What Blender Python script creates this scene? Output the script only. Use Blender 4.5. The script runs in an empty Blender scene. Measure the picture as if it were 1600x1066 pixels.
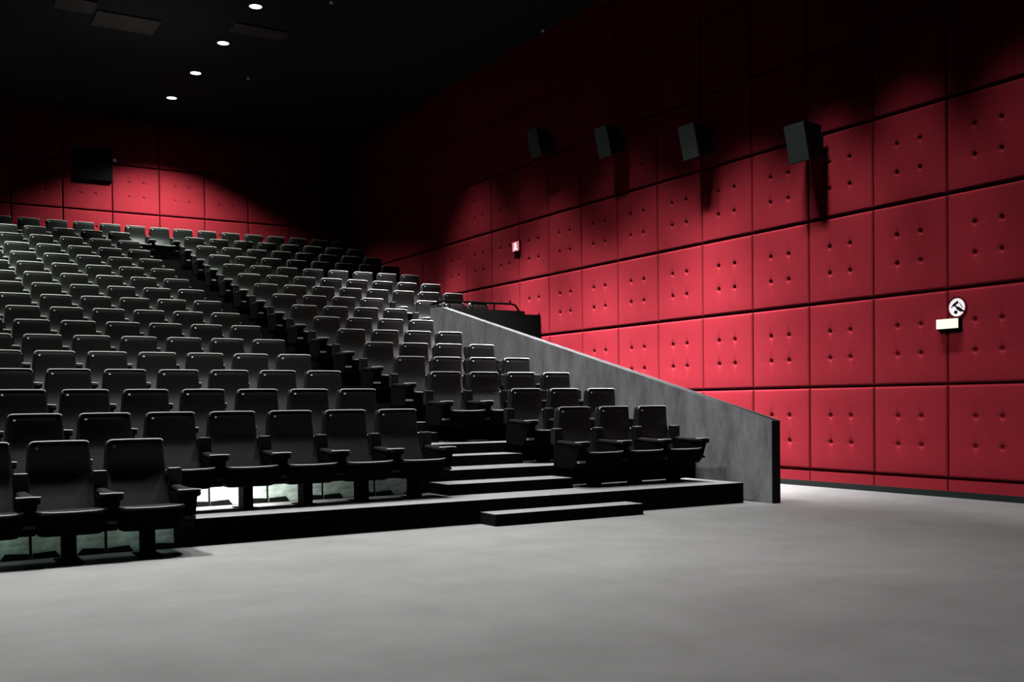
import bpy, bmesh, math, random
from mathutils import Vector, Matrix
random.seed(7)
col = bpy.context.scene.collection
ZC = 1.1615                     # eye height above the floor

# ------------------------------------------------------------------ materials
def mat(name, base, rough=.8, metal=0, sheen=0, spec=.5, emis=None, estr=0, noise=None, bump=None):
    m = bpy.data.materials.new(name); m.use_nodes = True
    nt = m.node_tree; b = nt.nodes['Principled BSDF']
    b.inputs['Base Color'].default_value = (*base, 1); b.inputs['Roughness'].default_value = rough
    b.inputs['Metallic'].default_value = metal; b.inputs['Specular IOR Level'].default_value = spec
    if sheen: b.inputs['Sheen Weight'].default_value = sheen; b.inputs['Sheen Roughness'].default_value = .5
    if emis: b.inputs['Emission Color'].default_value = (*emis, 1); b.inputs['Emission Strength'].default_value = estr
    tc = nt.nodes.new('ShaderNodeTexCoord')
    if noise:
        sc, lo, hi, stretch = noise
        mp = nt.nodes.new('ShaderNodeMapping'); mp.inputs['Scale'].default_value = stretch
        nz = nt.nodes.new('ShaderNodeTexNoise'); nz.inputs['Scale'].default_value = sc; nz.inputs['Detail'].default_value = 6
        nz.inputs['Roughness'].default_value = .65
        rp = nt.nodes.new('ShaderNodeValToRGB')
        rp.color_ramp.elements[0].position = .3; rp.color_ramp.elements[1].position = .7
        rp.color_ramp.elements[0].color = (*[c * lo for c in base], 1)
        rp.color_ramp.elements[1].color = (*[c * hi for c in base], 1)
        nt.links.new(tc.outputs['Object'], mp.inputs[0]); nt.links.new(mp.outputs[0], nz.inputs['Vector'])
        nt.links.new(nz.outputs['Fac'], rp.inputs[0]); nt.links.new(rp.outputs[0], b.inputs['Base Color'])
    if bump:
        sc, st, dist = bump
        nz = nt.nodes.new('ShaderNodeTexNoise'); nz.inputs['Scale'].default_value = sc; nz.inputs['Detail'].default_value = 4
        bp = nt.nodes.new('ShaderNodeBump'); bp.inputs['Strength'].default_value = st; bp.inputs['Distance'].default_value = dist
        nt.links.new(tc.outputs['Object'], nz.inputs['Vector']); nt.links.new(nz.outputs['Fac'], bp.inputs['Height'])
        nt.links.new(bp.outputs[0], b.inputs['Normal'])
    return m

M_RED = mat('red_padded_fabric', (.66, .040, .066), .85, noise=(1.3, .93, 1.05, (1, 1, 1)), bump=(9, .12, .02), spec=.25)
M_REDDARK = mat('red_joint_backing', (.10, .004, .006), .95, spec=.1)
M_FLOOR = mat('grey_floor_vinyl', (.40, .40, .395), .62, noise=(1.6, .86, 1.1, (1, 1, 1)), bump=(40, .06, .004), spec=.3)
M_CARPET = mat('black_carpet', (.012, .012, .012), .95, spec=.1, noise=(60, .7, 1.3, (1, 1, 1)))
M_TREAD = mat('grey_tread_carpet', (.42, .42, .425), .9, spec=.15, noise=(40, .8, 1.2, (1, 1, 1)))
M_CONC = mat('grey_concrete', (.40, .405, .42), .85, noise=(4.5, .55, 1.25, (1, 1, .4)), bump=(18, .25, .01), spec=.3)
M_CONCEND = mat('black_painted_end', (.006, .006, .006), .7, spec=.2)
M_CEIL = mat('black_ceiling', (.012, .012, .0125), .95, spec=.1, noise=(2, .8, 1.2, (1, 1, 1)))
M_CEILP = mat('charcoal_ceiling_panel', (.055, .048, .044), .9, spec=.1, noise=(4, .8, 1.2, (1, 1, 1)))
M_BLACK = mat('black_paint', (.003, .003, .003), .9, spec=.0)
M_HIGHLIGHT = mat('pale_rim_highlight', (.62, .63, .60), .6, spec=.3)  # rim highlights put into colour: pale strips along the seat edges
M_BLACKSHADE = mat('matt_black_and_shade', (.004, .004, .004), .9, spec=.08)  # matt black parts; also shade painted on lower pad and arm faces
M_TOPSHADE = mat('shaded_concrete_top', (.05, .05, .053), .9, spec=.2)  # concrete top painted darker to hold down the lamp light
M_FAB = mat('dark_seat_fabric', (.013, .014, .013), .48, spec=.42, noise=(25, .85, 1.15, (1, 1, 1)))
M_SHELL = mat('black_seat_shell', (.022, .023, .022), .5, spec=.4)
M_ARM = mat('black_arm_pad', (.014, .014, .014), .45, spec=.45)
M_METAL = mat('black_seat_metal', (.012, .012, .012), .5, spec=.4)
M_BADGE = mat('pale_number_disc', (.6, .62, .6), .3, spec=.6, emis=(.8, .85, .8), estr=.01)  # slight glow added for the glint of the disc
M_GLASS = mat('pale_green_riser_glass', (.52, .64, .58), .25, noise=(6, .35, 1.25, (1, 1, 2.2)), spec=.6)
M_SKIRT = mat('dark_green_skirting', (.022, .032, .030), .6, spec=.4)
M_SPK = mat('charcoal_speaker_grille', (.055, .068, .066), .7, spec=.3, bump=(160, .4, .003))
M_SPKB = mat('black_speaker_cabinet', (.006, .006, .006), .6, spec=.2)
M_LAMP = mat('white_lamp_disc', (1, 1, 1), .4, emis=(1, .99, .95), estr=6)
M_RING = mat('black_lamp_trim', (.01, .01, .01), .4)
M_DOT = mat('grey_sprinkler_metal', (.5, .5, .52), .35, metal=.3, emis=(.5, .5, .55), estr=.05)  # weak glow added; sprinkler heads give no light themselves
M_WHITE = mat('white_sign_face', (.85, .8, .82), .5, emis=(1, .93, .96), estr=.75)  # glow added to brighten an unlit sign
M_SIGNRED = mat('dark_red_sign_ring', (.22, .006, .016), .5)
M_SIGNBLK = mat('black_sign_print', (.004, .004, .004), .6)
M_EMRG = mat('cream_lit_diffuser', (.9, .9, .75), .4, emis=(1, 1, .80), estr=.92)
M_EXITF = mat('pink_lit_sign_face', (.7, .3, .35), .5, emis=(1, .28, .36), estr=.55)
M_EXITW = mat('white_lit_figure', (.9, .85, .85), .5, emis=(1, .9, .9), estr=1.3)

# ------------------------------------------------------------------ helpers
def tag(o, label=None, cat=None, group=None, kind=None):
    if label: o['label'] = label
    if cat: o['category'] = cat
    if group: o['group'] = group
    if kind: o['kind'] = kind
    return o
def link(name, me, parent=None, loc=None):
    o = bpy.data.objects.new(name, me); col.objects.link(o)
    if parent is not None: o.parent = parent
    if loc is not None: o.location = loc
    return o
def empty(name, loc=(0, 0, 0)):
    o = bpy.data.objects.new(name, None); col.objects.link(o); o.location = loc
    o.empty_display_size = .1
    return o
def finish(bm, name, materials, parent=None, smooth=False, loc=None, bevel=0, seg=2):
    if bevel:
        bmesh.ops.bevel(bm, geom=[e for e in bm.edges if e.calc_face_angle(0) > .5], offset=bevel, segments=seg, affect='EDGES', clamp_overlap=True)
    bmesh.ops.recalc_face_normals(bm, faces=bm.faces)
    me = bpy.data.meshes.new(name); bm.to_mesh(me); bm.free()
    if not isinstance(materials, (list, tuple)): materials = [materials]
    for m in materials: me.materials.append(m)
    if smooth:
        for p in me.polygons: p.use_smooth = True
        me.set_sharp_from_angle(angle=math.radians(50))
    return link(name, me, parent, loc)
def add_box(bm, x0, x1, y0, y1, z0, z1, mi=0):
    vs = [bm.verts.new(p) for p in [(x0,y0,z0),(x1,y0,z0),(x1,y1,z0),(x0,y1,z0),(x0,y0,z1),(x1,y0,z1),(x1,y1,z1),(x0,y1,z1)]]
    for f in [(0,3,2,1),(4,5,6,7),(0,1,5,4),(1,2,6,5),(2,3,7,6),(3,0,4,7)]:
        fc = bm.faces.new([vs[i] for i in f]); fc.material_index = mi
def box(name, x0, x1, y0, y1, z0, z1, m, parent=None, bevel=0, seg=2):
    bm = bmesh.new(); add_box(bm, x0, x1, y0, y1, z0, z1)
    return finish(bm, name, m, parent, smooth=bevel > 0, bevel=bevel, seg=seg)
def ring(bm, cx, cy, hx, hy, z, r, n=4, zfun=None):
    """rounded rectangle ring"""
    out = []
    r = min(r, hx * .98, hy * .98)
    for (sx, sy, a0) in ((1, 1, 0), (-1, 1, 90), (-1, -1, 180), (1, -1, 270)):
        for k in range(n):
            a = math.radians(a0 + 90 * k / (n - 1))
            x = cx + sx * (hx - r) + r * math.cos(a); y = cy + sy * (hy - r) + r * math.sin(a)
            out.append(bm.verts.new((x, y, z if zfun is None else z + zfun(x, y))))
    return out
def loft(bm, rings, cap=True):
    n = len(rings[0])
    for a, b in zip(rings, rings[1:]):
        for i in range(n):
            bm.faces.new([a[i], a[(i + 1) % n], b[(i + 1) % n], b[i]])
    if cap: bm.faces.new(rings[0][::-1]); bm.faces.new(rings[-1])
def tube(bm, pts, r, n=10):
    rings = []
    for i, p in enumerate(pts):
        p = Vector(p); a = Vector(pts[max(i - 1, 0)]); b = Vector(pts[min(i + 1, len(pts) - 1)])
        d = (b - a).normalized(); u = d.cross(Vector((.13, .21, .97)))
        u = u.normalized() if u.length > 1e-3 else Vector((1, 0, 0)); v = d.cross(u)
        rings.append([bm.verts.new(p + u * r * math.cos(2 * math.pi * k / n) + v * r * math.sin(2 * math.pi * k / n)) for k in range(n)])
    loft(bm, rings)

# ------------------------------------------------------------------ camera
YAW, PIT, ROL = map(math.radians, (31.2299, -.8871, -.6315))
fw = Vector((math.sin(YAW) * math.cos(PIT), math.cos(YAW) * math.cos(PIT), math.sin(PIT)))
rt = Vector((math.cos(YAW), -math.sin(YAW), 0)); up = rt.cross(fw)
r2 = rt * math.cos(ROL) + up * math.sin(ROL); u2 = -rt * math.sin(ROL) + up * math.cos(ROL)
cd = bpy.data.cameras.new('camera'); co = link('camera', cd)
M3 = Matrix((r2, u2, -fw)).transposed()
co.matrix_world = Matrix.Translation((0, 0, ZC)) @ M3.to_4x4()
cd.sensor_width = 36; cd.sensor_fit = 'HORIZONTAL'; cd.lens = 1616.53 / 1600 * 36; cd.shift_y = (656.33 - 533) / 1600
cd.clip_end = 100
bpy.context.scene.camera = co
def px(x, y, z):
    d = Vector((x, y, z - ZC)); f = d.dot(fw)
    return 800 + 1616.53 * d.dot(r2) / f, 656.33 - 1616.53 * d.dot(u2) / f

# ------------------------------------------------------------------ dimensions
XW, YB, XLW, YF, ZCEIL = 10.733, 25.90, -9.0, -5.0, 7.0 + ZC
S, ROWD = .571, 1.033
XL, XD = 4.328, 5.976                     # left corner of the aisle seats of the two blocks
XCON0, XCON1 = 8.59, 8.70
yrow = lambda i: 8.756 + ROWD * i
def zrow(i): return ZC - .931 + .2235 * i + .0042 * i * i
LEV = [ZC + 2.413 + 1.121 * n for n in range(-3, 5)]
LEV[0] = ZC - .943

# ------------------------------------------------------------------ shell
tag(box('floor', XLW, XW + .05, YF, YB, -.12, 0, M_FLOOR), kind='structure')
tag(box('ceiling', XLW - .1, XW + .15, YF - .1, YB + .15, ZCEIL, ZCEIL + .12, M_CEIL), kind='structure')
tag(box('wall_left', XLW - .1, XLW, YF, YB, -.12, ZCEIL, M_BLACK), kind='structure')
tag(box('wall_front', XLW - .1, XW + .15, YF - .1, YF, -.12, ZCEIL, M_BLACK), kind='structure')

def lines(L, dim):
    e = [0, .004, .014, .035]
    c = e + [L - q for q in e]
    for d in dim:
        for q in (0, .010, .022, .034, .052): c += [d * L - q, d * L + q] if q else [d * L]
    c += [L * .5, L * .17, L * .83]
    return sorted(set(round(v, 5) for v in c))
def panel_geo(W, H, gx, gz, dims=(.34, .66)):
    """grid of (u, v, depth): a padded panel with soft edges and four buttons pulled in"""
    us, vs = lines(W - 2 * gx, dims), lines(H - 2 * gz, dims)
    w, h = W - 2 * gx, H - 2 * gz
    def dep(u, v):
        e = min(u, v, w - u, h - v)
        d = .022 * max(0, 1 - e / .014) ** 2 + .004 * max(0, 1 - e / .035)
        for a in dims:
            for b in dims:
                r = math.hypot(u - a * w, (v - b * h))
                d += .032 * math.exp(-(r / .025) ** 2)
        return d
    return us, vs, [[dep(u, v) for u in us] for v in vs], gx, gz
def add_panel(bm, G, f):
    us, vs, D, gx, gz = G
    g = [[bm.verts.new(f(u + gx, v + gz, D[j][i])) for i, u in enumerate(us)] for j, v in enumerate(vs)]
    for j in range(len(vs) - 1):
        for i in range(len(us) - 1):
            bm.faces.new([g[j][i], g[j][i + 1], g[j + 1][i + 1], g[j + 1][i]]).smooth = True

# right wall
wr = tag(box('wall_right', XW + .03, XW + .15, YF, YB + .15, -.12, ZCEIL, M_REDDARK), kind='structure')
PW, PH = 1.0655, 1.121
G = panel_geo(PW, PH, .008, .012)
bm = bmesh.new(); add_panel(bm, G, lambda u, v, d: (d, u, v))
bmesh.ops.reverse_faces(bm, faces=bm.faces)
pmesh = bpy.data.meshes.new('wall_panel'); bm.to_mesh(pmesh); bm.free(); pmesh.materials.append(M_RED)
rest = []
for k in range(-12, 17):
    y = 7.78 + PW * k
    for n in range(7):
        if -2 <= k <= 13 and n < 6: link('wall_panel', pmesh, wr, (XW, y, LEV[n]))
        else: rest.append((y, LEV[n]))
bm = bmesh.new()
for y, z in rest:
    if y < 5.5:                      # far behind the frame edge: plain padded panels
        add_box(bm, XW + .002, XW + .03, y + .008, y + PW - .008, z + .012, z + PH - .012)
    else: add_panel(bm, G, lambda u, v, d: (XW + d, y + u, z + v))
tag(finish(bm, 'wall_panel', M_RED, wr), 'red padded panels out at the edges of the wall', kind='stuff')
bm = bmesh.new()
for k in range(-12, 17):
    y = 7.78 + PW * k
    add_box(bm, XW, XW + .03, y + .008, y + PW - .008, ZC - 1.087, LEV[0] - .012)
    add_box(bm, XW, XW + .03, y + .008, y + PW - .008, LEV[7] + .012, ZCEIL - .002)
finish(bm, 'lower_panel_strip', M_RED, wr)
tag(box('baseboard_right', XW - .015, XW + .03, YF, 17, 0, ZC - 1.087, M_SKIRT, bevel=.004), kind='structure')
# back wall
wb = tag(box('wall_back', XLW - .1, XW + .03, YB + .03, YB + .15, -.12, ZCEIL, M_REDDARK), kind='structure')
G2 = panel_geo(1.09, PH, .008, .012)
bm = bmesh.new(); add_panel(bm, G2, lambda u, v, d: (u, d, v)); 
bmesh.ops.reverse_faces(bm, faces=bm.faces); bmesh.ops.recalc_face_normals(bm, faces=bm.faces)
if bm.faces[0].normal.y > 0: bmesh.ops.reverse_faces(bm, faces=bm.faces)
pm2 = bpy.data.meshes.new('wall_panel'); bm.to_mesh(pm2); bm.free(); pm2.materials.append(M_RED)
bm = bmesh.new()
for k in range(-12, 7):
    x = 3.61 + 1.09 * k
    for n in range(7):
        if k >= -2 and n >= 4: link('wall_panel', pm2, wb, (x, YB, LEV[n]))
        else: add_box(bm, x + .008, min(x + 1.082, XW), YB, YB + .03, LEV[n] + .012, LEV[n] + PH - .012)
add_box(bm, XLW, XW, YB, YB + .03, LEV[7] + .012, ZCEIL - .002)
tag(finish(bm, 'wall_panel', M_RED, wb), 'red padded panels low and far along the wall', kind='stuff')

# ------------------------------------------------------------------ seating terraces
X_AIS0, X_AIS1 = 4.90, 5.86
NR = 16
for i in range(NR):
    y0 = yrow(i); y1 = yrow(i + 1) if i < NR - 1 else YB
    z = zrow(i)
    bm = bmesh.new()
    x1 = 8.40 if i == 0 else XCON0
    if i < 8:
        add_box(bm, XLW, x1, y0, y1, 0, z)
    else:
        add_box(bm, XLW, XCON0, y0, y1, 0, z)
        if i == 8: add_box(bm, XCON1 + .01, XW, y0, y1, z - .35, z)
        else: add_box(bm, XCON0, XW, y0, y1, z - .5, z)
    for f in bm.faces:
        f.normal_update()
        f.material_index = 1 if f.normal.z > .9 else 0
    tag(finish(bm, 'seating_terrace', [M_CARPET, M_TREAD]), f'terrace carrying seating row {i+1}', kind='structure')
ORD = ['first', 'second', 'third', 'fourth', 'fifth', 'sixth', 'seventh', 'eighth', 'ninth', 'tenth', 'eleventh', 'twelfth', 'thirteenth', 'fourteenth', 'fifteenth', 'back']
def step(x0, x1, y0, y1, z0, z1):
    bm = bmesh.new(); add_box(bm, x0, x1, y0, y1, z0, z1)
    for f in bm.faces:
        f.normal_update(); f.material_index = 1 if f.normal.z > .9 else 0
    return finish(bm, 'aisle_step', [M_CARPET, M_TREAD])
for i in range(14):
    xr = 6.44 if i < 2 else X_AIS1
    o = step(X_AIS0, xr, yrow(i + 1) - .44, yrow(i + 1) - .001, zrow(i), (zrow(i) + zrow(i + 1)) / 2)
    tag(o, f'black carpeted aisle step between the {ORD[i]} and {ORD[i+1]} raised seat rows', 'step', 'steps up the dark aisle')
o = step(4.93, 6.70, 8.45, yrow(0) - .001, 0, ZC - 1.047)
o.name = 'step_block'; tag(o, 'low black step block on the grey floor at the foot of the aisle', 'step')

tag(box('dark_strip_back', XLW, XW, YB - .02, YB, zrow(15), zrow(15) + .36, M_BLACK), kind='structure')  # black strip added to darken the wall below the back row
# ------------------------------------------------------------------ concrete side wall, fascia, rails
cw = empty('concrete_wall', ((XCON0 + XCON1) / 2, 12, 0))
tag(cw, 'sloping grey concrete side wall between the seats and the red wall corridor', 'wall', kind='structure')
bm = bmesh.new()
prof = [(8.50, 0), (17.01, 0), (17.01, ZC + 1.77), (16.57, ZC + 1.752), (8.50, ZC - .216)]
a = [bm.verts.new((XCON0 - cw.location.x, y - 12, z)) for y, z in prof]
b = [bm.verts.new((XCON1 - cw.location.x, y - 12, z)) for y, z in prof]
bm.faces.new(a); bm.faces.new(b[::-1])
for i in range(5): bm.faces.new([a[i], a[(i + 1) % 5], b[(i + 1) % 5], b[i]])
for f_ in bm.faces:
    f_.normal_update()
    if abs(f_.normal.x) < .5 and f_.calc_center_median().z > .5: f_.material_index = 1  # top faces take the painted shade
finish(bm, 'wall_slab', [M_CONC, M_TOPSHADE], cw, smooth=True, bevel=.004)
bm = bmesh.new(); add_box(bm, XCON0 + .002 - cw.location.x, XCON1 + .004 - cw.location.x, 8.478 - 12, 8.499 - 12, 0, ZC - .222)
tag(finish(bm, 'wall_end_plate', M_CONCEND, cw, smooth=True, bevel=.003), 'black end face of the wall')

fa = tag(empty('balcony_front', (9.7, 16.65, ZC + .9)), 'black balcony front spanning from the concrete wall to the red wall', 'balcony')
bm = bmesh.new(); add_box(bm, XCON1 + .005 - 9.7, XW - .005 - 9.7, -.05, .05, 0, .79); add_box(bm, XCON1 + .005 - 9.7, XW - .005 - 9.7, .05, .36, -.12, .02)
finish(bm, 'front_panel', M_CARPET, fa)
bm = bmesh.new(); add_box(bm, XCON1 + .005 - 9.7, 10.38 - 9.7, -.04, .04, .79, .85)
finish(bm, 'raised_top', M_CARPET, fa, smooth=True, bevel=.004)
hr = tag(empty('handrail', (9.5, 16.62, ZC + 1.75)), 'dark metal handrail on top of the black balcony front', 'handrail')
bm = bmesh.new()
P = [(8.62, .40, .09), (8.66, .15, .12), (8.74, .02, .125), (10.08, 0, .125), (10.14, 0, .115), (10.19, 0, .09), (10.25, 0, .0)]
tube(bm, [(x - 9.5, y, z) for x, y, z in P], .019)
finish(bm, 'rail', M_BLACK, hr, smooth=True)
for x in (8.78, 9.25, 9.72):
    bm = bmesh.new(); tube(bm, [(x - 9.5, 0, 0), (x - 9.5, 0, .12)], .012); finish(bm, 'rail_post', M_BLACK, hr, smooth=True)

# glowing pale riser panels behind the first seats
def risers(y, z0, z1, xs, label, dark):
    for n, (x0, x1) in enumerate(xs):
        t = empty('riser_panel', ((x0 + x1) / 2, y, z0))
        tag(t, f'pale lit glass riser panel under the {label}, {ORD[n]} from the right', 'panel', 'lit glass riser panels under the seats')
        w = (x1 - x0) / 2
        bm = bmesh.new(); add_box(bm, -w + .006, w - .006, -.006, .0, .005, z1 - z0 - .01)
        finish(bm, 'glass', M_GLASS, t)
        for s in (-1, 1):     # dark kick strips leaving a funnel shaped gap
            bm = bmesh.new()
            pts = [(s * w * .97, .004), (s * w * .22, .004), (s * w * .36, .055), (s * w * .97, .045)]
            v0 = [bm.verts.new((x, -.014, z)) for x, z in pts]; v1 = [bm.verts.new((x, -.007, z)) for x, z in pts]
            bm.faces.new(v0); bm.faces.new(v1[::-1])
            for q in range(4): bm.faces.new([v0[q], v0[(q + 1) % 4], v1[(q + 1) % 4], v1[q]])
            finish(bm, 'kick_strip', M_BLACKSHADE, t)

# ------------------------------------------------------------------ seats
HW = .21
def make_seat(both):
    t = empty('cinema_seat')
    # cushion
    bm = bmesh.new(); R = []
    lv = [(.30, .205, .243), (.38, .243, .243), (.48, .298, .241), (.56, .338, .238), (.61, .357, .234), (.66, .366, .230), (.74, .366, .224), (.82, .363, .217), (.852, .364, .214), (.870, .370, .214), (.882, .382, .210), (.887, .400, .200)]
    for z, yf, hw in lv:
        yb = .43 if z > .6 else .43 - (.6 - z) * .38
        yb = max(yb, yf + .03)
        R.append(ring(bm, 0, (yf + yb) / 2, hw, (yb - yf) / 2, z, .022, 4, lambda x, y: 0))
    loft(bm, R); 
    finish(bm, 'backrest', M_FAB, t, smooth=True)
    bm = bmesh.new(); R = []
    for z, y0, y1, hw in [(.24, .27, .33, .20), (.27, .28, .345, .232), (.45, .34, .405, .25), (.60, .40, .447, .246), (.80, .425, .458, .228), (.868, .425, .460, .220), (.878, .43, .455, .21)]:
        R.append(ring(bm, 0, (y0 + y1) / 2, hw, (y1 - y0) / 2, z, .02, 4))
    loft(bm, R); finish(bm, 'back_shell', M_SHELL, t, smooth=True)
    bm = bmesh.new()
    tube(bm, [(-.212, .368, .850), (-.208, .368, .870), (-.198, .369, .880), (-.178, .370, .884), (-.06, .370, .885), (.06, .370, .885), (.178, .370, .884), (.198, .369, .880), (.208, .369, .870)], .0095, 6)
    finish(bm, 'rim_highlight', M_HIGHLIGHT, t, smooth=True)  # highlight on the backrest top, built as a pale strip
    # pan
    bm = bmesh.new(); R = []
    def bol(x, y): return (.012 * (abs(x) / .245) ** 3 - .012) * (1 if y < .1 else .5) - .03 * max(0, (y + .1) / .4)
    for z, gx, gy in [(.205, -.05, -.09), (.212, -.03, -.07), (.25, -.012, -.045), (.34, -.003, -.012), (.376, 0, .0), (.386, -.002, -.002), (.393, -.008, -.008), (.397, -.02, -.02), (.398, -.06, -.06)]:
        R.append(ring(bm, 0, .0, .246 + gx, .235 + gy, z, .045, 5, bol if z > .3 else None))
    loft(bm, R)
    for f_ in bm.faces:
        f_.normal_update()
        if f_.calc_center_median().z < .372: f_.material_index = 1  # shade painted black on the lower pad faces
    finish(bm, 'seat_pad', [M_FAB, M_BLACKSHADE], t, smooth=True)
    bm = bmesh.new(); add_box(bm, -S / 2 + .001, S / 2 - .001, -.02, .05, .215, .262); finish(bm, 'support_beam', M_BLACKSHADE, t)
    bm = bmesh.new()
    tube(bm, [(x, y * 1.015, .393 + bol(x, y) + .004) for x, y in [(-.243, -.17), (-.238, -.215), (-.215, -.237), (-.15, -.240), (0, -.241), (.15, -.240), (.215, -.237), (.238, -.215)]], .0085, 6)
    finish(bm, 'rim_highlight', M_HIGHLIGHT, t, smooth=True)  # highlight on the pad front, built as a pale strip
    # pedestal
    bm = bmesh.new(); add_box(bm, -.045, .045, -.08, .08, .010, .222); finish(bm, 'pedestal', M_BLACKSHADE, t, smooth=True, bevel=.008)
    bm = bmesh.new(); add_box(bm, -.085, .085, -.15, .15, 0, .010); finish(bm, 'foot_plate', M_BLACKSHADE, t)
    # number disc at the top left of the backrest front
    bm = bmesh.new()
    bmesh.ops.create_cone(bm, cap_ends=True, segments=14, radius1=.013, radius2=.011, depth=.006)
    bmesh.ops.rotate(bm, verts=bm.verts, matrix=Matrix.Rotation(math.radians(62), 3, 'X'))
    bmesh.ops.translate(bm, verts=bm.verts, vec=(-.165, .3625, .838))
    finish(bm, 'number_disc', M_BADGE, t, smooth=True)
    for s in ((-1, 1) if both else (-1,)):
        cx = s * S / 2
        bm = bmesh.new(); R = []
        for y, hw, z, hh in [(-.25, .040, .470, .016), (-.243, .062, .474, .026), (-.225, .076, .478, .032), (-.14, .080, .480, .034), (-.05, .064, .480, .030), (.08, .048, .484, .028), (.26, .042, .492, .026)]:
            r = []
            for k in range(14):
                a = 2 * math.pi * k / 14
                ca, sa = math.cos(a), math.sin(a)
                r.append(bm.verts.new((cx + hw * (abs(ca) ** .6) * (1 if ca > 0 else -1), y, z + hh * (abs(sa) ** .7) * (1 if sa > 0 else -1))))
            R.append(r)
        loft(bm, R)
        for f_ in bm.faces:
            f_.normal_update()
            if f_.calc_center_median().z < .482: f_.material_index = 1  # shade painted black on the lower arm faces
        arm = finish(bm, 'armrest', [M_ARM, M_BLACKSHADE], t, smooth=True)
        bm = bmesh.new()
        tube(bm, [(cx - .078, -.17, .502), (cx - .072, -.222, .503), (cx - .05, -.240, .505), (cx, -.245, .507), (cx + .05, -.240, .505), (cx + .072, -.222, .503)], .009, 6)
        finish(bm, 'rim_highlight', M_HIGHLIGHT, arm, smooth=True)  # highlight on the arm front, built as a pale strip
        bm = bmesh.new(); add_box(bm, cx - .050, cx + .050, .27, .36, .47, .645)
        finish(bm, 'arm_bracket', M_ARM, arm, smooth=True, bevel=.018, seg=3)
        bm = bmesh.new(); add_box(bm, cx - .044, cx + .044, .268, .35, .640, .650); finish(bm, 'bracket_highlight', M_HIGHLIGHT, arm, smooth=True, bevel=.004)  # highlight on the bracket top, built as a pale strip
        bm = bmesh.new(); a_ = [(-.205, .452), (.30, .47), (.30, .23), (-.06, .21), (-.135, .27)]
        v0 = [bm.verts.new((cx - .052, q[0], q[1])) for q in a_]; v1 = [bm.verts.new((cx + .052, q[0], q[1])) for q in a_]
        bm.faces.new(v0); bm.faces.new(v1[::-1])
        for q in range(5): bm.faces.new([v0[q], v0[(q + 1) % 5], v1[(q + 1) % 5], v1[q]])
        finish(bm, 'arm_post', M_BLACKSHADE, arm, smooth=True, bevel=.006)
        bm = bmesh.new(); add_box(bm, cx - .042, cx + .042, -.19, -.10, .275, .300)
        finish(bm, 'post_ledge', M_HIGHLIGHT, arm, smooth=True, bevel=.006)
    return t
def copy_tree(o, parent=None):
    c = o.copy(); col.objects.link(c)
    if parent is not None: c.parent = parent
    for ch in list(o.children): copy_tree(ch, c)
    return c
proto, protoE = make_seat(False), make_seat(True)
used = set()
def seat(xc, i, end, label, group, y=None, z=None, sc=1):
    p = protoE if end else proto
    o = p if p.name not in used else copy_tree(p)
    used.add(p.name)
    o.location = (xc, (9.78 + ROWD * i - .385) if y is None else y, zrow(i) if z is None else z)
    o.scale = (sc, sc, sc)
    tag(o, label, 'seat', group)
    return o
def rowname(i): return f'{ORD[i]} raised row' if i < 15 else 'back row'
def nth(k): return 'on the aisle' if k == 0 else f'{ORD[k]} seats from the aisle'
PLACE = ['right on the aisle', 'second from the aisle', 'third from the aisle', 'fourth from the aisle', 'fifth from the aisle', 'sixth from the aisle', 'seventh from the aisle', 'eighth from the aisle', 'ninth from the aisle']
nseat = 0
for i in range(16):
    for j in range(9):
        xc = XL - j * S + HW
        if px(xc + .26, 9.78 + ROWD * i, zrow(i) + .8)[0] < 4: break
        seat(xc, i, j == 0 and i < 15, f'dark grey cinema seat, left block, {rowname(i)}, {PLACE[j]}', 'cinema seats in the left block'); nseat += 1
    if i < 2: js = range(1, 4)
    elif i < 8: js = range(0, 4)
    elif i == 8: js = [0, 1, 2, 3, 5, 6, 7]
    else: js = range(0, 8)
    js = list(js)
    for n, j in enumerate(js):
        xc = XD + j * S + HW
        seat(xc, i, j == js[-1] or (i == 8 and j == 3), f'dark grey cinema seat, right block, {rowname(i)}, {PLACE[n]}', 'cinema seats in the right block'); nseat += 1
for n in range(2):
    seat(XL + (n + 1) * .5493 + HW, 15, False, f'grey seat in the back row facing down the aisle, {["left","right"][n]} of the two', 'back row seats above the aisle')
XA4 = 1.4653 / 1.0 * (8.15 / 9.5879) / .85 * 1.2     # left corner of the last front row seat
ya, sa = 8.49, 1.02
for n in range(4):
    xc = 1.76 - n * .578
    if px(xc + .3, ya, .8)[0] < 0: break
    seat(xc, 0, n == 0, f'large dark cinema seat of the front row on the grey floor, {["rightmost","second from right","third from right","fourth from right"][n]}', 'front row seats on the floor', y=ya, z=0, sc=sa)
zz = zrow(0)
risers(yrow(0) - .002, 0.0, zz, [(1.50, 2.03), (.95, 1.49), (.40, .94)], 'floor level front row', 0)
risers(yrow(1) - .002, zz, zrow(1), [(4.28, 4.82), (3.72, 4.27), (3.16, 3.71), (2.60, 3.15), (2.04, 2.59)], 'first raised row', 0)

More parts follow.
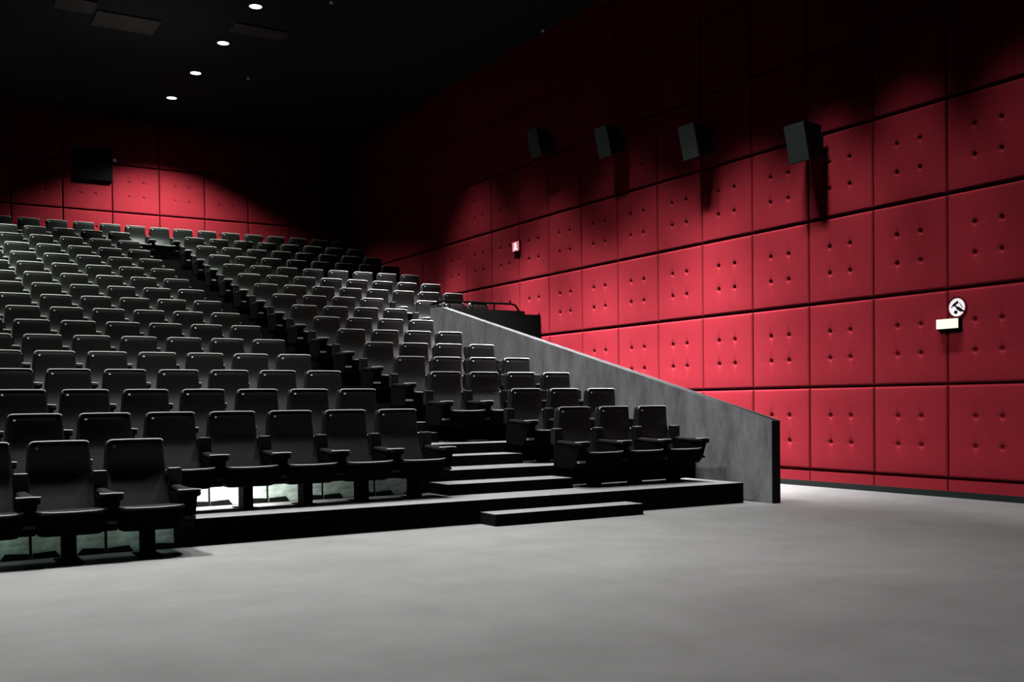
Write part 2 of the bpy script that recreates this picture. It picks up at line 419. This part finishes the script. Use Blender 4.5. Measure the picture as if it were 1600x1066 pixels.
# ------------------------------------------------------------------ wall speakers
def speaker(y, z, label):
    t = empty('wall_speaker', (XW, y, z)); tag(t, label, 'speaker', 'loudspeakers along the red wall')
    # cabinet: wedge with a grille leaning down towards the seats
    def slab(name, fx, m, wy, h, inset):
        bm = bmesh.new()
        hy = wy / 2
        top, bot = h / 2, -h / 2
        f0, f1 = fx
        back = -.13
        pr = [(f0, top), (back, top - .03), (back - .02, bot + .06), (f1, bot)]
        va = [bm.verts.new((x, -hy, zc)) for x, zc in pr]; vb = [bm.verts.new((x, hy, zc)) for x, zc in pr]
        bm.faces.new(va); bm.faces.new(vb[::-1])
        for q in range(4): bm.faces.new([va[q], va[(q + 1) % 4], vb[(q + 1) % 4], vb[q]])
        return finish(bm, name, m, t, smooth=True, bevel=.006)
    slab('cabinet', (-.44, -.33), M_SPKB, .36, .50, 0)
    bm = bmesh.new()
    hy = .172
    pr = [(-.455, .238), (-.441, .240), (-.331, -.240), (-.345, -.243)]
    va = [bm.verts.new((x, -hy, zc)) for x, zc in pr]; vb = [bm.verts.new((x, hy, zc)) for x, zc in pr]
    bm.faces.new(va); bm.faces.new(vb[::-1])
    for q in range(4): bm.faces.new([va[q], va[(q + 1) % 4], vb[(q + 1) % 4], vb[q]])
    finish(bm, 'grille', M_SPK, t, smooth=True, bevel=.004)
    bm = bmesh.new(); add_box(bm, -.14, -.01, -.05, .05, -.05, .07); add_box(bm, -.012, .0, -.10, .10, -.14, .16)
    finish(bm, 'bracket', M_SPKB, t)
for n, (y, z) in enumerate([(9.74, 3.40), (11.88, 3.89), (14.03, 4.36), (16.16, 4.82)]):
    speaker(y, z + ZC, ['dark grey box loudspeaker high on the red wall, nearest and brightest', 'dark grey loudspeaker on the red wall, second from the right', 'nearly black loudspeaker on the dark wall, third from the right', 'barely visible black loudspeaker on the dark wall, farthest left'][n])
t = tag(empty('wall_speaker', (4.30, YB, ZC + 5.73)), 'black square loudspeaker hung on the back wall above the red glow', 'speaker')
bm = bmesh.new(); add_box(bm, -.40, .40, -.12, -.0, -.37, .37); finish(bm, 'cabinet', M_SPKB, t, smooth=True, bevel=.01)
bm = bmesh.new(); add_box(bm, -.37, .37, -.132, -.12, -.34, .34); finish(bm, 'grille', M_CEIL, t, smooth=True, bevel=.004)
bm = bmesh.new(); bmesh.ops.create_uvsphere(bm, u_segments=12, v_segments=8, radius=.035)
tag(finish(bm, 'indicator_lamp', M_DOT, smooth=True, loc=(4.76, YB - .05, ZC + 5.87)), 'small pale lamp on the back wall beside the black loudspeaker', 'lamp')

# ------------------------------------------------------------------ signs
def disc(bm, cy, cz, r, x0, x1, n=40, r_in=0):
    o0 = [bm.verts.new((x0, cy + r * math.cos(2 * math.pi * k / n), cz + r * math.sin(2 * math.pi * k / n))) for k in range(n)]
    o1 = [bm.verts.new((x1, v.co.y, v.co.z)) for v in o0]
    if r_in:
        i0 = [bm.verts.new((x0, cy + r_in * math.cos(2 * math.pi * k / n), cz + r_in * math.sin(2 * math.pi * k / n))) for k in range(n)]
        i1 = [bm.verts.new((x1, v.co.y, v.co.z)) for v in i0]
    for k in range(n):
        q = (k + 1) % n
        bm.faces.new([o0[k], o0[q], o1[q], o1[k]])
        if r_in:
            bm.faces.new([i0[q], i0[k], i1[k], i1[q]])
            bm.faces.new([o1[k], o1[q], i1[q], i1[k]]); bm.faces.new([o0[q], o0[k], i0[k], i0[q]])
    if not r_in: bm.faces.new(o0); bm.faces.new(o1)
def poly(bm, pts, x0, x1):      # pts given as (right, up) seen from the room; right on the wall is -Y
    a = [bm.verts.new((x0, -u, v)) for u, v in pts]; b = [bm.verts.new((x1, -u, v)) for u, v in pts]
    bm.faces.new(a); bm.faces.new(b[::-1])
    for q in range(len(pts)): bm.faces.new([a[q], a[(q + 1) % len(pts)], b[(q + 1) % len(pts)], b[q]])
def bar(bm, p, q, w, x0, x1):
    dx, dy = q[0] - p[0], q[1] - p[1]; L = math.hypot(dx, dy); nx, ny = -dy / L * w / 2, dx / L * w / 2
    poly(bm, [(p[0] + nx, p[1] + ny), (q[0] + nx, q[1] + ny), (q[0] - nx, q[1] - ny), (p[0] - nx, p[1] - ny)], x0, x1)
sg = tag(empty('round_sign', (XW, 7.64, ZC + 1.07)), 'round white prohibition sign with black pictogram on the red wall', 'sign')
bm = bmesh.new(); disc(bm, 0, 0, .128, -.004, -.014, r_in=.106); finish(bm, 'sign_ring', M_SIGNRED, sg)
bm = bmesh.new(); disc(bm, 0, 0, .107, -.003, -.011); finish(bm, 'sign_face', M_WHITE, sg)
bm = bmesh.new()
k = .0034   # metres per enlarged photo pixel around the sign centre (735, 460)
f = lambda x, y: ((x - 735) * .00112, (460 - y) * .00100)
for p, q, w in [((750, 395), (688, 438), .032), ((690, 436), (668, 458), .014), ((708, 432), (742, 472), .020), ((736, 464), (790, 502), .040), ((780, 495), (818, 514), .022), ((702, 514), (740, 520), .034), ((715, 498), (730, 532), .026)]:
    bar(bm, f(*p), f(*q), w, -.011, -.0125)
finish(bm, 'pictogram', M_SIGNBLK, sg)
bm = bmesh.new(); bar(bm, f(765, 410), f(800, 470), .010, -.011, -.012); tag(finish(bm, 'slash', mat('faded_pink_slash', (.6, .25, .3), .5), sg), 'faded pink slash')

em = tag(empty('emergency_light', (XW, 7.735, ZC + .88)), 'lit cream emergency light box under the round white sign', 'light')
bm = bmesh.new(); add_box(bm, -.045, 0, -.155, .14, -.075, .062); finish(bm, 'housing', M_BLACK, em, smooth=True, bevel=.008)
bm = bmesh.new(); add_box(bm, -.085, -.045, -.135, .13, -.052, .058); finish(bm, 'diffuser', M_EMRG, em, smooth=True, bevel=.016, seg=3)

ex = tag(empty('exit_sign', (XW, 17.41, ZC + 3.10)), 'small glowing pink and white pictogram sign on the distant red wall', 'sign')
bm = bmesh.new(); add_box(bm, -.05, 0, -.13, .13, -.10, .10); finish(bm, 'housing', M_SIGNRED, ex, smooth=True, bevel=.006)
bm = bmesh.new(); add_box(bm, -.054, -.05, -.12, .12, -.09, .09); finish(bm, 'sign_face', M_EXITF, ex)
bm = bmesh.new()
disc(bm, -.0, .055, .022, -.055, -.058, 14)
for p, q, w in [((0, .04), (-.012, -.02), .05), ((-.01, -.02), (-.06, -.075), .028), ((0, -.02), (.06, -.07), .028), ((-.01, .03), (-.06, .045), .018), ((0, .03), (.045, .0), .018)]:
    bar(bm, p, q, w, -.055, -.057)
finish(bm, 'running_figure', M_EXITW, ex)

# ------------------------------------------------------------------ ceiling items
def spot(name, loc, tgt, W, size_deg, blend, radius=.08, colr=(1, 1, 1)):
    l = bpy.data.lights.new(name, 'SPOT'); l.energy = W; l.spot_size = math.radians(size_deg); l.spot_blend = blend
    l.shadow_soft_size = radius; l.color = colr
    o = link(name, l); o.location = loc
    o.rotation_euler = (Vector(tgt) - Vector(loc)).to_track_quat('-Z', 'Y').to_euler()
    return o
GREEN = (.93, 1, .92)
DL = [(5.66, 23.98), (5.68, 21.96), (5.68, 19.90), (5.66, 17.81)]
for n, (x, y) in enumerate(DL):
    t = tag(empty('ceiling_downlight', (x, y, ZCEIL)), f'round white lit downlight in the black ceiling, {["lowest in the photo, nearest the back wall","second from the back wall","third from the back wall","topmost in the photo"][n]}', 'downlight', 'downlights in a line on the ceiling')
    bm = bmesh.new(); bmesh.ops.create_cone(bm, cap_ends=True, segments=28, radius1=.105, radius2=.105, depth=.01)
    bmesh.ops.translate(bm, verts=bm.verts, vec=(0, 0, -.012)); finish(bm, 'lamp_disc', M_LAMP, t)
    bm = bmesh.new(); R = []
    for r, z in [(.108, -.002), (.108, -.02), (.135, -.02), (.135, -.002)]:
        R.append([bm.verts.new((r * math.cos(2 * math.pi * k / 28), r * math.sin(2 * math.pi * k / 28), z)) for k in range(28)])
    for a, b in zip(R, R[1:] + R[:1]):
        for k in range(28): bm.faces.new([a[k], a[(k + 1) % 28], b[(k + 1) % 28], b[k]])
    finish(bm, 'trim_ring', M_RING, t, smooth=True)
for n, (x, y, z) in enumerate([(6.73, 16.98, ZCEIL - .02), (6.73, 21.76, ZCEIL - .02), (10.66, 16.32, ZCEIL - .02)]):
    bm = bmesh.new(); bmesh.ops.create_cone(bm, cap_ends=True, segments=12, radius1=.035, radius2=.02, depth=.03)
    bmesh.ops.translate(bm, verts=bm.verts, vec=(0, 0, 0))
    bmesh.ops.create_cone(bm, cap_ends=True, segments=10, radius1=.012, radius2=.012, depth=.04, matrix=Matrix.Translation((0, 0, .02)))
    tag(finish(bm, 'sprinkler_head', M_DOT, smooth=True, loc=(x, y, z)), ['small grey sprinkler head on the black ceiling right of the topmost downlight', 'small grey sprinkler head on the black ceiling right of the lower downlights', 'faint grey sprinkler head on the dark ceiling near the red wall'][n], 'sprinkler')
for (x0, x1, y0, y1, lb) in [(5.58, 6.62, 18.72, 19.18, 'faint grey rectangular ceiling panel beside the second downlight from the top'), (2.62, 3.26, 18.95, 19.55, 'faint grey rectangular ceiling panel at the top left edge'), (3.32, 4.40, 19.32, 20.10, 'faint brownish square ceiling panel at top left'), (3.30, 4.25, 24.95, 25.30, 'narrow dark grey ceiling panel close to the back wall')]:
    tag(box('ceiling_panel', x0, x1, y0, y1, ZCEIL - .03, ZCEIL - .001, M_CEILP, bevel=.004), lb, 'ceiling panel')

# ------------------------------------------------------------------ lights
for n, (x, y) in enumerate(DL):
    spot('downlight_or_fill', (x, y, ZCEIL - .03), (x, y, 0), [1300, 900, 800, 700][n], [124, 84, 84, 84][n], .75, .10, GREEN)
for y, w in ((15.7, 330), (13.6, 330), (11.5, 340), (9.6, 480)):
    spot('downlight_or_fill', (5.66, y, ZCEIL - .03), (5.66, y, 0), w, 92, .6, .10, (1, 1, .98))
for y, w in ((22.6, 1500), (20.6, 1700), (18.6, 1400), (16.6, 900), (14.5, 560), (12.4, 330), (10.1, 700)):
    spot('downlight_or_fill', (1.3, y, ZCEIL - .03), (1.3, y, 0), w, 84, .6, .10, GREEN)
spot('downlight_or_fill', (3.5, 10.0, ZCEIL - .03), (3.5, 10.0, 0), 520, 76, .6, .10)  # added lamp without a fixture, brightens the front seat edges
u = spot('bounce_fill', (4.2, 19.3, ZC + 4.6), (4.2, 19.3, 20), 42, 116, 1, .3)  # added fill lamp in place of light bounced up by the seats
# wall washers over the side corridor
WH = (1, .985, .99)
for y, tx, half, w in ((5.2, 10.9, 18.5, 330), (6.8, 10.9, 18.5, 330), (8.3, 10.9, 18.5, 440), (9.6, 10.8, 18.5, 760), (11, 9.7, 25, 1700), (12, 8.9, 26, 5100), (12, 9.5, 26, 760), (13, 9.5, 26, 1250),
                       (14, 8.9, 26, 4400), (14, 9.5, 32, 230), (15, 8.9, 26, 4800), (16, 8.9, 32, 1450), (17, 8.9, 26, 7400), (17, 9.5, 32, 265), (18, 8.9, 26, 2800), (19, 8.9, 40, 500), (20, 8.9, 26, 6000)):
    lx = 8.9 if y < 15.5 else 9.15
    tx = tx if y < 15.5 else tx + .14
    if y > 15.5: w *= .80; half *= .93
    spot('corridor_lamp', (lx, y, ZC + 6.97), (tx, y, 0), w * 1.27, half * 2, 1, .2, WH)
# side light from the left reaching the concrete wall
for y, x, w in ((14.5, 8.5, 420), (11, 7.9, 420), (7.5, 7.8, 1250)):
    spot('side_lamp', (1.3, y, ZC + 6.97), (x, y, 0), w, 54, 1, .2)
# lights over the front rows, tilted out over the open floor
for x, w in ((-3, 1150), (1, 1650), (5.0, 560)):
    spot('front_floor_lamp', (x, 9.5, ZC + 6.97), (x, 4.9, 0), w, 80, .8, .3)
spot('front_floor_lamp', (3.4, 5.6, ZC + 6.97), (4.4, 2.2, 0), 420, 72, .9, .3)  # added fill to brighten the near floor
# lamps under the first seats, shining on the pale risers
def under(x, y, z, W, c):
    l = bpy.data.lights.new('under_seat_lamp', 'AREA'); l.shape = 'RECTANGLE'; l.size = .40; l.size_y = .05; l.energy = W; l.color = c
    o = link('under_seat_lamp', l); o.location = (x, y, z)
    o.rotation_euler = Vector((0, 1, -.55)).to_track_quat('-Z', 'Y').to_euler()
zu = zrow(0) + .20
for x, w in ((2.32, 9), (2.88, 7), (3.44, .9), (4.0, .12), (4.55, .08)):
    under(x, 9.52, zu, w, (1, 1, .96))
for x, w in ((.65, .26), (1.22, .18), (1.77, .26)):
    under(x, 8.55, .2, w, (.78, 1, .87))

w = bpy.data.worlds.new('world'); bpy.context.scene.world = w; w.use_nodes = True
w.node_tree.nodes['Background'].inputs[0].default_value = (.004, .004, .0045, 1)
w.node_tree.nodes['Background'].inputs[1].default_value = 1
sc = bpy.context.scene
sc.view_settings.view_transform = 'Standard'; sc.view_settings.look = 'None'
sc.cycles.max_bounces = 4; sc.cycles.diffuse_bounces = 0; sc.cycles.glossy_bounces = 2
sc.view_settings.exposure = 0; sc.view_settings.gamma = 1
print('seats', nseat)
